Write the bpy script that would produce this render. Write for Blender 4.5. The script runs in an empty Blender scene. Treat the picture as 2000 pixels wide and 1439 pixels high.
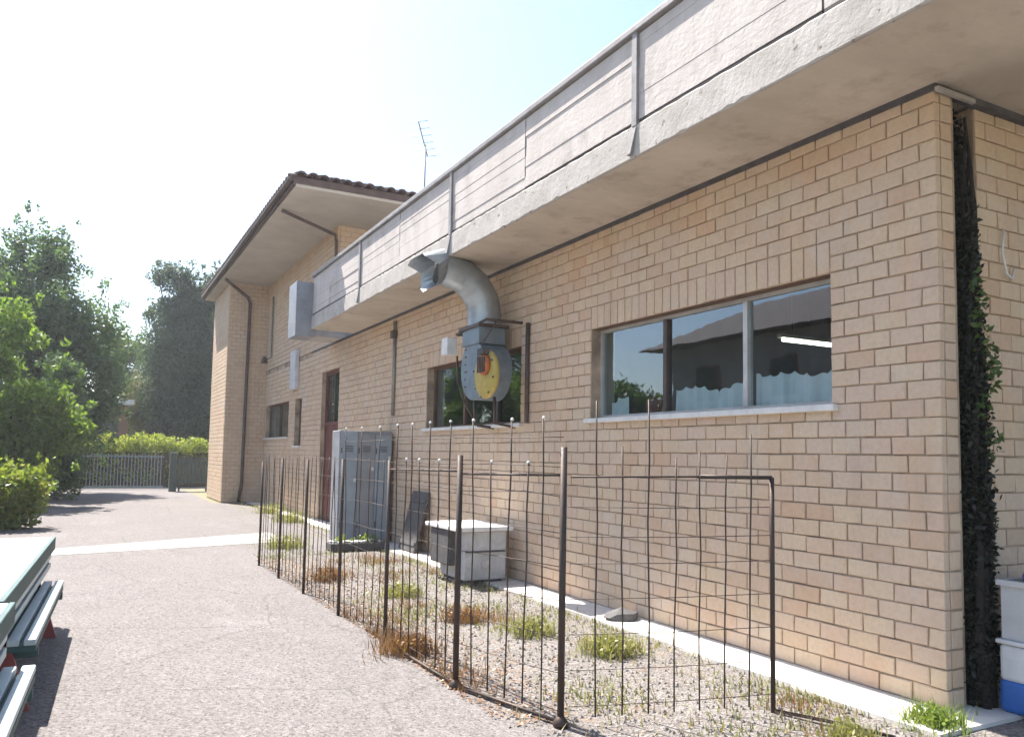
import bpy, math, random
import numpy as np
from mathutils import Matrix, Vector
random.seed(7); rng = np.random.default_rng(7)
scene = bpy.context.scene
col = scene.collection
rad = math.radians

# ------------------------------------------------------------------ camera
cd = bpy.data.cameras.new('camera'); cam = bpy.data.objects.new('camera', cd); col.objects.link(cam)
cd.sensor_width = 36.0; cd.lens = 36.0 * 1550 / 2000; cd.shift_y = 58.5 / 2000; cd.clip_start = 0.05; cd.clip_end = 2000
Rv, Uv, Fv = (0.8818, -0.4713, 0.0174), (-0.0494, -0.0557, 0.9972), (0.4691, 0.8802, 0.0724)
cam.matrix_world = Matrix(((Rv[0], Uv[0], -Fv[0], 0), (Rv[1], Uv[1], -Fv[1], 0), (Rv[2], Uv[2], -Fv[2], 1.6), (0, 0, 0, 1)))
scene.camera = cam

# ------------------------------------------------------------------ sky, sun, exposure
SUN_EL, SUN_AZ = 57.0, 19.0            # azimuth: degrees from +Y towards -X
w = bpy.data.worlds.new('World'); scene.world = w; w.use_nodes = True
nt = w.node_tree; bg = nt.nodes['Background']
sky = nt.nodes.new('ShaderNodeTexSky'); sky.sky_type = 'NISHITA'; sky.sun_disc = False
sky.sun_elevation = rad(SUN_EL); sky.sun_rotation = rad(-SUN_AZ)
sky.dust_density = 1.2; sky.air_density = 1.0; sky.ozone_density = 1.0
nt.links.new(sky.outputs[0], bg.inputs[0]); bg.inputs[1].default_value = 0.08
sd = bpy.data.lights.new('sun', 'SUN'); sd.energy = 4.3; sd.angle = rad(0.53); sd.color = (1.0, 0.95, 0.88)
sun = bpy.data.objects.new('sun', sd); col.objects.link(sun)
ce, se = math.cos(rad(SUN_EL)), math.sin(rad(SUN_EL))
tosun = Vector((-ce * math.sin(rad(SUN_AZ)), ce * math.cos(rad(SUN_AZ)), se))
sun.rotation_euler = tosun.to_track_quat('Z', 'Y').to_euler(); sun.location = (-5, 15, 20)
vs = scene.view_settings; vs.view_transform = 'Standard'; vs.look = 'None'; vs.gamma = 1.0; vs.use_curve_mapping = False
vs.exposure = 1.98

# ------------------------------------------------------------------ materials
MATS = {}
def newmat(name):
    m = bpy.data.materials.new(name); m.use_nodes = True; MATS[name] = m
    n = m.node_tree; return m, n, n.nodes['Principled BSDF']
def mixcol(n, fac, a, b, mode='MIX'):
    x = n.nodes.new('ShaderNodeMix'); x.data_type = 'RGBA'; x.blend_type = mode
    for s, v in ((x.inputs[0], fac), (x.inputs[6], a), (x.inputs[7], b)):
        if hasattr(v, 'is_output'): n.links.new(v, s)
        elif isinstance(v, (tuple, list)): s.default_value = (*v[:3], 1)
        else: s.default_value = v
    return x.outputs[2]
def coord(n, kind='Object'):
    t = n.nodes.new('ShaderNodeTexCoord'); return t.outputs[kind]
def noise(n, vec, scale, detail=4, rough=.6, stretch=None):
    if stretch:
        mp = n.nodes.new('ShaderNodeMapping'); n.links.new(vec, mp.inputs[0]); mp.inputs['Scale'].default_value = stretch; vec = mp.outputs[0]
    t = n.nodes.new('ShaderNodeTexNoise'); n.links.new(vec, t.inputs['Vector'])
    t.inputs['Scale'].default_value = scale; t.inputs['Detail'].default_value = detail; t.inputs['Roughness'].default_value = rough
    return t.outputs['Fac']
def ramp(n, fac, pts):
    r = n.nodes.new('ShaderNodeValToRGB'); n.links.new(fac, r.inputs[0])
    e = r.color_ramp.elements
    while len(e) < len(pts): e.new(.5)
    for i, (p, c) in enumerate(pts):
        e[i].position = p; e[i].color = (c, c, c, 1) if not isinstance(c, (tuple, list)) else (*c[:3], 1)
    return r.outputs[0]
def bump(n, p, h, strength=.3, dist=.01):
    b = n.nodes.new('ShaderNodeBump'); n.links.new(h, b.inputs['Height']); b.inputs['Strength'].default_value = strength; b.inputs['Distance'].default_value = dist
    n.links.new(b.outputs[0], p.inputs['Normal'])
def mat(name, a, b=None, scale=6, rough=.8, metal=0, bstr=.2, bscale=60, spots=None, stretch=None, spec=.4):
    """two-tone weathered surface with fine relief; spots=(colour, scale, lo, hi)"""
    m, n, p = newmat(name)
    b = b or tuple(x * .75 for x in a)
    v = coord(n)
    c = mixcol(n, ramp(n, noise(n, v, scale, 6, .65, stretch), [(.35, 0.), (.68, 1.)]), a, b)
    if spots: c = mixcol(n, ramp(n, noise(n, v, spots[1], 5, .7), [(spots[2], 0.), (spots[3], 1.)]), c, spots[0])
    n.links.new(c, p.inputs['Base Color'])
    p.inputs['Roughness'].default_value = rough; p.inputs['Metallic'].default_value = metal
    p.inputs['Specular IOR Level'].default_value = spec
    if bstr: bump(n, p, noise(n, v, bscale, 4, .6), bstr, .01)
    return m

def asphalt():
    m, n, p = newmat('asphalt'); v = coord(n)
    big = noise(n, v, .45, 5, .6); fine = noise(n, v, 55, 3, .8); mid = noise(n, v, 9, 4, .7)
    c = mixcol(n, ramp(n, big, [(.35, 0.), (.7, 1.)]), (.134, .118, .113), (.165, .148, .142))
    c = mixcol(n, ramp(n, mid, [(.3, .0), (.75, .4)]), c, (.098, .088, .086))
    c = mixcol(n, ramp(n, noise(n, v, .8, 6, .72, (1.3, .5, 1)), [(.54, 0.), (.66, .6)]), c, (.205, .188, .185))
    c = mixcol(n, ramp(n, noise(n, v, 1.9, 6, .7), [(.64, 0.), (.74, .35)]), c, (.095, .087, .084))
    cr_ = n.nodes.new('ShaderNodeTexVoronoi'); cr_.feature = 'DISTANCE_TO_EDGE'; cr_.inputs['Scale'].default_value = .55; dv = n.nodes.new('ShaderNodeMix'); dv.data_type = 'VECTOR'; dv.inputs[0].default_value = .12; nz = n.nodes.new('ShaderNodeTexNoise'); nz.inputs['Scale'].default_value = 3; nz.inputs['Detail'].default_value = 5; n.links.new(v, nz.inputs['Vector']); n.links.new(v, dv.inputs[4]); n.links.new(nz.outputs['Color'], dv.inputs[5]); n.links.new(dv.outputs[1], cr_.inputs['Vector'])
    c = mixcol(n, ramp(n, cr_.outputs['Distance'], [(.0, .75), (.007, 0.)]), c, (.05, .046, .044))
    vo = n.nodes.new('ShaderNodeTexVoronoi'); n.links.new(v, vo.inputs['Vector']); vo.inputs['Scale'].default_value = 70
    hs = n.nodes.new('ShaderNodeSeparateColor'); n.links.new(vo.outputs['Color'], hs.inputs[0])
    c = mixcol(n, ramp(n, hs.outputs[0], [(.55, 0.), (.95, .75)]), c, (.23, .212, .208))
    c = mixcol(n, ramp(n, hs.outputs[1], [(.6, 0.), (.97, .85)]), c, (.052, .048, .048))
    c = mixcol(n, ramp(n, fine, [(.45, 0.), (.7, .5)]), c, (.19, .176, .168))
    n.links.new(c, p.inputs['Base Color']); p.inputs['Roughness'].default_value = .92; p.inputs['Specular IOR Level'].default_value = .25
    bump(n, p, vo.outputs['Distance'], .6, .012)
asphalt()
def soil():
    m, n, p = newmat('soil'); v = coord(n)
    c = mixcol(n, ramp(n, noise(n, v, 1.6, 6, .7), [(.35, 0.), (.65, 1.)]), (.15, .133, .124), (.19, .174, .165))
    vo = n.nodes.new('ShaderNodeTexVoronoi'); n.links.new(v, vo.inputs['Vector']); vo.inputs['Scale'].default_value = 48
    hs = n.nodes.new('ShaderNodeSeparateColor'); n.links.new(vo.outputs['Color'], hs.inputs[0])
    c = mixcol(n, ramp(n, hs.outputs[0], [(.5, 0.), (.95, .8)]), c, (.25, .232, .222))
    c = mixcol(n, ramp(n, hs.outputs[1], [(.55, 0.), (.95, .8)]), c, (.10, .085, .075))
    c = mixcol(n, ramp(n, noise(n, v, 2.3, 5, .7), [(.58, 0.), (.72, .7)]), c, (.22, .16, .115))
    n.links.new(c, p.inputs['Base Color']); p.inputs['Roughness'].default_value = .95; p.inputs['Specular IOR Level'].default_value = .2
    bump(n, p, vo.outputs['Distance'], .8, .02)
soil()
def brickmat():
    m, n, p = newmat('brick'); v = coord(n)
    oi = n.nodes.new('ShaderNodeObjectInfo'); ge = n.nodes.new('ShaderNodeNewGeometry')
    ad = n.nodes.new('ShaderNodeMath'); ad.operation = 'ADD'; n.links.new(oi.outputs['Random'], ad.inputs[0]); n.links.new(ge.outputs['Random Per Island'], ad.inputs[1])
    fr = n.nodes.new('ShaderNodeMath'); fr.operation = 'FRACT'; n.links.new(ad.outputs[0], fr.inputs[0])
    r = ramp(n, fr.outputs[0], [(0, (.60, .44, .30)), (.2, (.62, .475, .325)), (.42, (.59, .425, .31)), (.6, (.61, .45, .325)), (.8, (.63, .485, .335)), (.93, (.55, .385, .265)), (1, (.60, .40, .26))])
    wp = ge.outputs['Position']
    c = mixcol(n, ramp(n, noise(n, wp, 1.3, 5, .6), [(.4, 0.), (.72, .45)]), r, (.52, .425, .345))
    c = mixcol(n, ramp(n, noise(n, wp, 26, 5, .7), [(.42, 0.), (.75, .42)]), c, (.36, .275, .20))
    c = mixcol(n, ramp(n, noise(n, wp, 2.2, 5, .65, (1, 1, .35)), [(.52, 0.), (.74, .5)]), c, (.54, .33, .19))
    c = mixcol(n, ramp(n, noise(n, wp, 3.0, 5, .7, (1.6, 1.6, .18)), [(.54, 0.), (.78, .42)]), c, (.36, .285, .215))
    c = mixcol(n, ramp(n, noise(n, wp, 1.1, 6, .75, (1, 1, 1.4)), [(.54, 0.), (.72, .5)]), c, (.58, .52, .46))
    n.links.new(c, p.inputs['Base Color']); p.inputs['Roughness'].default_value = .9; p.inputs['Specular IOR Level'].default_value = .25
    bump(n, p, noise(n, wp, 90, 4, .7), .35, .006)
brickmat()
def leafmat(name, cols, trans=.35):
    m, n, p = newmat(name); ge = n.nodes.new('ShaderNodeNewGeometry')
    k = len(cols) - 1
    c = ramp(n, ge.outputs['Random Per Island'], [(i / k, cc) for i, cc in enumerate(cols)])
    n.links.new(c, p.inputs['Base Color']); p.inputs['Roughness'].default_value = .5; p.inputs['Specular IOR Level'].default_value = .35
    t = n.nodes.new('ShaderNodeBsdfTranslucent'); tc = mixcol(n, 1.0, c, (1.5, 1.6, .7), 'MULTIPLY'); n.links.new(tc, t.inputs[0])
    mx = n.nodes.new('ShaderNodeMixShader'); mx.inputs[0].default_value = trans
    n.links.new(p.outputs[0], mx.inputs[1]); n.links.new(t.outputs[0], mx.inputs[2]); n.links.new(mx.outputs[0], n.nodes['Material Output'].inputs[0])
leafmat('leaf_dark', [(.045, .082, .05), (.07, .115, .06), (.105, .155, .07), (.06, .095, .068)], .4)
leafmat('leaf_deep', [(.03, .056, .042), (.048, .082, .052), (.07, .11, .062), (.04, .066, .052)], .3)
leafmat('leaf_mid', [(.045, .08, .03), (.075, .12, .035), (.10, .15, .045), (.055, .09, .04)], .35)
leafmat('leaf_bright', [(.09, .15, .03), (.13, .20, .04), (.17, .23, .06), (.07, .12, .03)], .42)
leafmat('leaf_pale', [(.13, .15, .08), (.18, .17, .10), (.10, .13, .06), (.21, .17, .12)], .35)
leafmat('leaf_yellow', [(.14, .19, .035), (.19, .22, .045), (.10, .15, .03), (.22, .20, .06)], .4)
leafmat('leaf_hedge', [(.20, .25, .05), (.27, .29, .07), (.15, .20, .04), (.30, .27, .09)], .45)
leafmat('weed_low', [(.17, .18, .07), (.21, .20, .10), (.13, .15, .05), (.25, .22, .14)], .3)
leafmat('weed_green', [(.10, .17, .03), (.14, .20, .04), (.19, .22, .06), (.08, .13, .03)], .35)
leafmat('weed_yellow', [(.22, .22, .08), (.27, .25, .12), (.17, .18, .06), (.30, .26, .15)], .3)
leafmat('dry_rust', [(.21, .10, .05), (.26, .14, .07), (.16, .08, .045), (.29, .18, .105)], .2)
leafmat('dry_straw', [(.34, .28, .17), (.40, .33, .2), (.27, .20, .12), (.22, .15, .09)], .2)
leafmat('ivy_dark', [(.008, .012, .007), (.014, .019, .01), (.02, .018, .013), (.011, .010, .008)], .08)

mat('mortar', (.22, .165, .12), (.54, .41, .29), 2.4, .95)
mat('concrete_panel', (.51, .465, .43), (.42, .38, .35), 1.6, .88, bstr=.45, bscale=22, spots=((.25, .225, .21), 1.7, .55, .8), stretch=(1, 2.2, .5))
mat('concrete_slab', (.56, .485, .40), (.43, .37, .30), .9, .9, bstr=.3, bscale=30, spots=((.30, .235, .18), 2.3, .52, .8), stretch=(1, 1.7, 1))
mat('concrete_edge', (.45, .42, .385), (.33, .30, .27), 3, .9, bstr=.5, bscale=26, spots=((.13, .10, .08), 11, .60, .70))
mat('concrete_path', (.62, .59, .55), (.50, .47, .43), 2.2, .92, bstr=.25, bscale=50, spots=((.3, .25, .19), 5, .62, .76))
mat('concrete_band', (.30, .295, .275), (.19, .18, .17), 1.5, .92)
mat('joint_dark', (.07, .062, .06), None, 9, .9)
mat('dark_band', (.10, .095, .10), (.06, .055, .055), 7, .6)
mat('steel_post', (.30, .29, .29), (.2, .18, .17), 6, .6, .2)
mat('fence_iron', (.045, .038, .034), (.075, .045, .032), 9, .55, .3, bstr=.15)
mat('tip_white', (.7, .68, .64), None, 5, .6)
mat('wood_frame', (.17, .095, .055), (.10, .055, .035), 9, .6, stretch=(1, 1, .2))
mat('alu_frame', (.55, .53, .50), (.42, .40, .37), 4, .45, .3)
mat('dark_frame', (.09, .06, .05), (.05, .035, .03), 6, .5)
mat('marble_sill', (.70, .68, .65), (.55, .53, .50), 6, .5)
mat('curtain', (.78, .78, .78), (.68, .69, .70), 8, .9)
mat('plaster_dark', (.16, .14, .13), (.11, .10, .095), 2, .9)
mat('plaster_soffit', (.50, .455, .40), (.41, .365, .32), 1.5, .9)
mat('roof_tile', (.13, .085, .075), (.075, .055, .055), 5, .85, bstr=.4)
mat('pipe_brown', (.09, .055, .045), (.055, .04, .035), 6, .5)
mat('pipe_grey', (.30, .29, .27), (.2, .19, .17), 5, .5, .3)
mat('pipe_white', (.62, .62, .64), (.5, .5, .52), 4, .5)
mat('zinc', (.40, .44, .47), (.28, .31, .34), 4, .42, .65, bstr=.12, bscale=12)
mat('fan_blue', (.20, .25, .29), (.14, .17, .19), 5, .45, .3)
mat('motor_yellow', (.46, .36, .08), (.36, .27, .085), 9, .5)
mat('motor_orange', (.50, .14, .03), (.34, .10, .04), 9, .5)
mat('white_paint', (.72, .71, .69), (.58, .56, .54), 5, .55)
mat('box_grey', (.52, .51, .50), (.38, .37, .36), 7, .75, spots=((.15, .13, .11), 6, .6, .75))
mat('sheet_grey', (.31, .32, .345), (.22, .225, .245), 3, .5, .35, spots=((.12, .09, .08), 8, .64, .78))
mat('sheet_blue', (.33, .38, .43), (.24, .28, .32), 3, .5, .3)
mat('crate_dark', (.10, .095, .095), (.06, .055, .055), 8, .8)
mat('stone_white', (.55, .53, .50), (.4, .38, .36), 12, .9)
mat('gravel_grey', (.19, .172, .16), (.11, .10, .092), 8, .95)
mat('door_red', (.16, .045, .035), (.10, .035, .03), 6, .6)
mat('glass_dark', (.05, .06, .06), None, 3, .15)
mat('table_green', (.04, .09, .085), (.025, .06, .06), 5, .6, bstr=.2, bscale=25)
mat('slat_glare', (.42, .48, .49), (.33, .40, .41), 6, .4, bstr=.2, bscale=25)  # green slat paint with sun glare put into a pale colour
mat('leg_red', (.24, .05, .05), (.16, .035, .035), 6, .5)
mat('bark', (.10, .075, .055), (.055, .042, .033), 10, .95, bstr=.8, bscale=20, stretch=(1, 1, .3))
mat('vine_stem', (.028, .022, .018), (.016, .013, .011), 12, .95, bstr=.6)
mat('blue_plastic', (.03, .13, .42), (.025, .10, .33), 6, .45)
mat('white_plastic', (.66, .66, .67), (.55, .54, .54), 6, .45, spots=((.5, .16, .08), 7, .68, .76))
mat('tub_grey', (.50, .50, .50), (.42, .42, .415), 4, .5)
mat('purple_cloth', (.16, .11, .30), (.10, .07, .2), 8, .9)
mat('gate_paint', (.27, .34, .37), (.21, .27, .3), 5, .5)
mat('gate_dark', (.06, .085, .085), (.04, .055, .055), 5, .6)
mat('brown_wall', (.24, .14, .10), (.18, .10, .075), 1.2, .9)
mat('house_plaster', (.42, .37, .32), (.34, .30, .26), 1, .9)
mat('meter_brown', (.36, .26, .165), (.28, .2, .13), 5, .6)
mat('earth', (.17, .15, .10), (.12, .12, .06), .6, .95)
mat('patch_plaster', (.60, .51, .43), (.50, .41, .33), 14, .95)
mat('red_pot', (.24, .05, .05), (.16, .04, .05), 6, .6)
def glass():
    m, n, p = newmat('window_glass'); n.nodes.remove(p)
    fr = n.nodes.new('ShaderNodeFresnel'); fr.inputs[0].default_value = 2.3
    tr = n.nodes.new('ShaderNodeBsdfTransparent'); tr.inputs[0].default_value = (.84, .90, .90, 1)
    gl = n.nodes.new('ShaderNodeBsdfGlossy'); gl.inputs['Color'].default_value = (.75, .85, .93, 1); gl.inputs['Roughness'].default_value = .015
    v = coord(n); b = n.nodes.new('ShaderNodeBump'); n.links.new(noise(n, v, 2.2, 2, .5), b.inputs['Height']); b.inputs['Strength'].default_value = .06; b.inputs['Distance'].default_value = .02
    n.links.new(b.outputs[0], gl.inputs['Normal'])
    mx = n.nodes.new('ShaderNodeMixShader'); ge = n.nodes.new('ShaderNodeNewGeometry'); sb = n.nodes.new('ShaderNodeMath'); sb.operation = 'SUBTRACT'; sb.inputs[0].default_value = 1.0; n.links.new(ge.outputs['Backfacing'], sb.inputs[1]); ml = n.nodes.new('ShaderNodeMath'); ml.operation = 'MULTIPLY'; n.links.new(fr.outputs[0], ml.inputs[0]); n.links.new(sb.outputs[0], ml.inputs[1]); n.links.new(ml.outputs[0], mx.inputs[0]); n.links.new(tr.outputs[0], mx.inputs[1]); n.links.new(gl.outputs[0], mx.inputs[2])
    n.links.new(mx.outputs[0], n.nodes['Material Output'].inputs[0])
glass()
def lampmat():
    m, n, p = newmat('tube_light'); p.inputs['Emission Color'].default_value = (1, .95, .8, 1); p.inputs['Emission Strength'].default_value = 3.0
lampmat()

# ------------------------------------------------------------------ mesh helpers
class MB:
    def __init__(s): s.v = []; s.f = []; s.smooth = []
    def add(s, vs, fs, sm=False):
        o = len(s.v); s.v += [tuple(map(float, p)) for p in vs]; s.f += [tuple(i + o for i in f) for f in fs]; s.smooth += [sm] * len(fs); return s
    def box(s, a, b, M=None):
        (x0, y0, z0), (x1, y1, z1) = a, b
        x0, x1 = min(x0, x1), max(x0, x1); y0, y1 = min(y0, y1), max(y0, y1); z0, z1 = min(z0, z1), max(z0, z1)
        vs = [Vector(p) for p in ((x0, y0, z0), (x1, y0, z0), (x1, y1, z0), (x0, y1, z0), (x0, y0, z1), (x1, y0, z1), (x1, y1, z1), (x0, y1, z1))]
        if M: vs = [M @ p for p in vs]
        return s.add(vs, [(3, 2, 1, 0), (4, 5, 6, 7), (0, 1, 5, 4), (1, 2, 6, 5), (2, 3, 7, 6), (3, 0, 4, 7)])
    def bbox(s, a, b, c=.01, M=None):
        """box with chamfered edges (all twelve)"""
        x0, y0, z0 = (min(a[i], b[i]) for i in range(3)); x1, y1, z1 = (max(a[i], b[i]) for i in range(3))
        import bmesh
        bm = bmesh.new(); bmesh.ops.create_cube(bm, size=1)
        for v in bm.verts: v.co = Vector(((x0 + x1) / 2 + v.co.x * (x1 - x0), (y0 + y1) / 2 + v.co.y * (y1 - y0), (z0 + z1) / 2 + v.co.z * (z1 - z0)))
        bmesh.ops.bevel(bm, geom=bm.edges[:], offset=c, segments=2, affect='EDGES', profile=.5)
        bm.verts.index_update()
        vs = [M @ v.co if M else v.co.copy() for v in bm.verts]; fs = [tuple(v.index for v in f.verts) for f in bm.faces]; bm.free()
        return s.add(vs, fs)
    def tube(s, pts, r, n=8, cap=True, sm=True):
        pts = [Vector(p) for p in pts]; rs = r if isinstance(r, (list, tuple)) else [r] * len(pts)
        rings = []; prev = None
        for i, p in enumerate(pts):
            d = (pts[min(i + 1, len(pts) - 1)] - pts[max(i - 1, 0)]).normalized()
            if prev is None: a = d.orthogonal().normalized()
            else: a = (prev - d * prev.dot(d)).normalized()
            prev = a; b = d.cross(a)
            rings.append([p + (a * math.cos(2 * math.pi * k / n) + b * math.sin(2 * math.pi * k / n)) * rs[i] for k in range(n)])
        vs = [q for rg in rings for q in rg]; fs = []
        for i in range(len(pts) - 1):
            for k in range(n): fs.append((i * n + k, i * n + (k + 1) % n, (i + 1) * n + (k + 1) % n, (i + 1) * n + k))
        s.add(vs, fs, sm)
        if cap:
            o = len(s.v) - len(vs); s.f += [tuple(o + k for k in reversed(range(n))), tuple(o + (len(pts) - 1) * n + k for k in range(n))]; s.smooth += [False, False]
        return s
    def lathe(s, prof, c=(0, 0, 0), n=24, M=None):
        vs = []; fs = []
        for (r, z) in prof:
            for k in range(n):
                p = Vector((r * math.cos(2 * math.pi * k / n), r * math.sin(2 * math.pi * k / n), z))
                if M: p = M @ p
                vs.append(p + Vector(c))
        for i in range(len(prof) - 1):
            for k in range(n): fs.append((i * n + k, i * n + (k + 1) % n, (i + 1) * n + (k + 1) % n, (i + 1) * n + k))
        return s.add(vs, fs, True)
    def prism(s, poly, d):
        """polygon (list of 3-D points) extruded by vector d"""
        n = len(poly); a = [Vector(p) for p in poly]; b = [p + Vector(d) for p in a]
        return s.add(a + b, [tuple(reversed(range(n))), tuple(range(n, 2 * n))] + [(i, (i + 1) % n, n + (i + 1) % n, n + i) for i in range(n)])
    def mesh(s, name, m):
        me = bpy.data.meshes.new(name); me.from_pydata(s.v, [], s.f); me.polygons.foreach_set('use_smooth', s.smooth)
        me.materials.append(MATS[m]); me.update(); return me
    def build(s, name, m, parent=None):
        return link(name, s.mesh(name, m), parent)
def link(name, me, parent=None):
    o = bpy.data.objects.new(name, me); col.objects.link(o)
    if parent is not None: o.parent = parent
    return o
def tag(o, label, cat, group=None):
    o['label'] = label; o['category'] = cat
    if group: o['group'] = group
    return o
def thing(name, label, cat, group=None):
    return tag(link(name, None), label, cat, group)
def struct(o): o['kind'] = 'structure'; return o
def stuff(o): o['kind'] = 'stuff'; return o
def np_mesh(name, V, nper, m, k=4):
    """V: (n*k,3) verts, k-gon faces one after another"""
    n = len(V) // k; me = bpy.data.meshes.new(name)
    me.vertices.add(len(V)); me.vertices.foreach_set('co', V.astype(np.float32).ravel())
    me.loops.add(len(V)); me.loops.foreach_set('vertex_index', np.arange(len(V), dtype=np.int32))
    me.polygons.add(n); me.polygons.foreach_set('loop_start', np.arange(0, len(V), k, dtype=np.int32))
    me.update(calc_edges=True); me.validate(); me.materials.append(MATS[m]); return me
def leaves(blobs, n, size, up=.3, droop=0., shell=.55, aspect=.5):
    """rhombic leaves through ellipsoids. blobs: (cx,cy,cz,rx,ry,rz)"""
    B = np.array(blobs, float); wgt = (B[:, 3] * B[:, 4] * B[:, 5]) ** .75; wgt /= wgt.sum()
    i = rng.choice(len(B), n, p=wgt); b = B[i]
    d = rng.normal(size=(n, 3)); d /= np.linalg.norm(d, axis=1)[:, None]
    r = rng.random(n) ** (1 / 3 * (1 - shell)) * (1 + rng.normal(size=n) * .15)
    c = b[:, :3] + d * r[:, None] * b[:, 3:]
    a = rng.normal(size=(n, 3)) + d * .8; a[:, 2] -= droop; a /= np.linalg.norm(a, axis=1)[:, None]
    q = rng.normal(size=(n, 3)); q[:, 2] *= (1 - up); t = np.cross(a, q); t /= np.linalg.norm(t, axis=1)[:, None] + 1e-9
    L = size * (.6 + .8 * rng.random(n))[:, None]; W = L * aspect
    V = np.stack([c - a * L * .5, c + t * W * .5, c + a * L * .5, c - t * W * .5], 1)
    return V.reshape(-1, 3)
def blades(pts, h, wd, lean=.5):
    """grass-like tapered blades: three-vertex faces"""
    P = np.array(pts, float); n = len(P); th = rng.random(n) * 6.283; hh = h * (.4 + .9 * rng.random(n)); ln = lean * hh * rng.random(n)
    dx = np.stack([np.cos(th), np.sin(th), 0 * th], 1); px = np.stack([-np.sin(th), np.cos(th), 0 * th], 1)
    w_ = wd * (.6 + .8 * rng.random(n))[:, None]
    tip = P + dx * ln[:, None] + np.array([0, 0, 1.]) * hh[:, None]
    return np.stack([P - px * w_, P + px * w_, tip], 1).reshape(-1, 3)

WX = 4.92      # road-side face of the brick walls
# ------------------------------------------------------------------ ground
def sheet(name, poly, z, m, sub=0):
    me = bpy.data.meshes.new(name); me.from_pydata([(x, y, z) for x, y in poly], [], [tuple(range(len(poly)))]); me.materials.append(MATS[m]); me.update()
    return struct(link(name, me))
sheet('ground', [(-150, -100), (150, -100), (150, 180), (-150, 180)], 0.0, 'earth')
def wob(x0, y0, x1, y1, n, amp, seed=3):
    r = random.Random(seed); return [(x0 + (x1 - x0) * i / n + r.uniform(-amp, amp), y0 + (y1 - y0) * i / n + r.uniform(-amp, amp) * .3) for i in range(n + 1)]
edge = wob(2.9, -6, 2.42, 4.0, 24, .03) + wob(2.36, 4.3, 2.24, 11.5, 30, .045) + wob(2.4, 11.9, 3.8, 13.0, 6, .05) + wob(4.0, 13.4, 3.9, 25.6, 20, .06)
sheet('road', [(-9, -6)] + edge + [(3.5, 25.9), (3.5, 36.5), (-9, 36.5)], .008, 'asphalt')
sheet('yard_soil', wob(2.9, -6, 2.42, 4.0, 24, .03) + wob(2.36, 4.3, 2.24, 11.5, 30, .045) + wob(2.4, 11.9, 3.8, 13.0, 6, .05) + [(4.0, 13.4), (4.0, 25.9), (5.3, 25.9), (5.3, 3.3), (14, 3.3), (14, -6)], .004, 'soil')
sheet('road_band', [(-9, 10.6), (-9, 11.6), (-.3, 14.7), (3.3, 16.3), (3.25, 14.55), (-.3, 13.75)], .012, 'concrete_band')
# raised concrete path along the wall foot
pb = MB()
pe = wob(4.46, 3.0, 4.46, 25.9, 60, .03, 9)
po = [(x, y, .03) for x, y in pe] + [(WX + .02, 25.9, .03), (WX + .02, 3.3, .03), (7.0, 3.3, .03), (7.0, 3.0, .03)]
pb.prism([(p[0], p[1], -.02) for p in po], (0, 0, .05))
struct(pb.build('pavement', 'concrete_path'))

# ------------------------------------------------------------------ bricks
HB, CH = .125, .125     # half brick, course
def brick_shape(L, Hh, seed, depth=.05, c=.005):
    r = random.Random(seed); j = lambda a=.0036: r.uniform(-a, a)
    x, z = L / 2, Hh / 2; mb = MB(); y0 = j(.0015)
    outer = [(-x + j(), c, -z + j()), (x + j(), c, -z + j()), (x + j(), c, z + j()), (-x + j(), c, z + j())]
    front = [(-x + c + j(), y0, -z + c + j()), (x - c + j(), y0, -z + c + j()), (x - c + j(), y0, z - c + j()), (-x + c + j(), y0, z - c + j())]
    back = [(p[0], depth, p[2]) for p in outer]
    fs = [(4, 5, 6, 7)]
    for i in range(4):
        k = (i + 1) % 4; fs += [(i, k, 4 + k, 4 + i), (8 + i, 8 + k, k, i)]
    mb.add(outer + front + back, fs); return mb
SH = {k: [brick_shape(*d, s) for s in range(8)] for k, d in {'full': (.24, .115), 'half': (.115, .115), 'soldier': (.115, .24)}.items()}
SHM = {k: [m.mesh('brick', 'brick') for m in v] for k, v in SH.items()}
def lay(width, z0, rows, place, holes=(), soldiers=(), off=0):
    """half-brick grid; place(u,z) -> world point of a brick centre; returns list (kind, point)"""
    nh = int(round(width / HB)); out = []
    def free(h, r):
        uc, zc = (h + .5) * HB, z0 + (r + .5) * CH
        for a, b, c, d in list(holes) + list(soldiers):
            if a < uc < b and c < zc < d: return False
        return True
    for r in range(rows):
        h = -((r + off) % 2)
        while h < nh:
            a = 0 <= h < nh and free(h, r); b = 0 <= h + 1 < nh and free(h + 1, r); zc = z0 + (r + .5) * CH
            if a and b: out.append(('full', place((h + 1) * HB, zc)))
            elif a: out.append(('half', place((h + .5) * HB, zc)))
            elif b: out.append(('half', place((h + 1.5) * HB, zc)))
            h += 2
    for a, b, c, d in soldiers:
        for k in range(int(round((b - a) / HB))): out.append(('soldier', place(a + (k + .5) * HB, (c + d) / 2)))
    return out
def faceX(X, Y0): return (lambda u, z: (X, Y0 + u, z)), -math.pi / 2      # wall facing -X
def faceY(X0, Y): return (lambda u, z: (X0 + u, Y, z)), 0.0               # wall facing -Y
def visible(p):
    d = (p[0], p[1], p[2] - 1.6); zf = sum(d[i] * Fv[i] for i in range(3))
    if zf < .5: return False
    x = sum(d[i] * Rv[i] for i in range(3)) / zf; y = sum(d[i] * Uv[i] for i in range(3)) / zf
    return abs(x) < .655 and -.44 < y < .52
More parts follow.
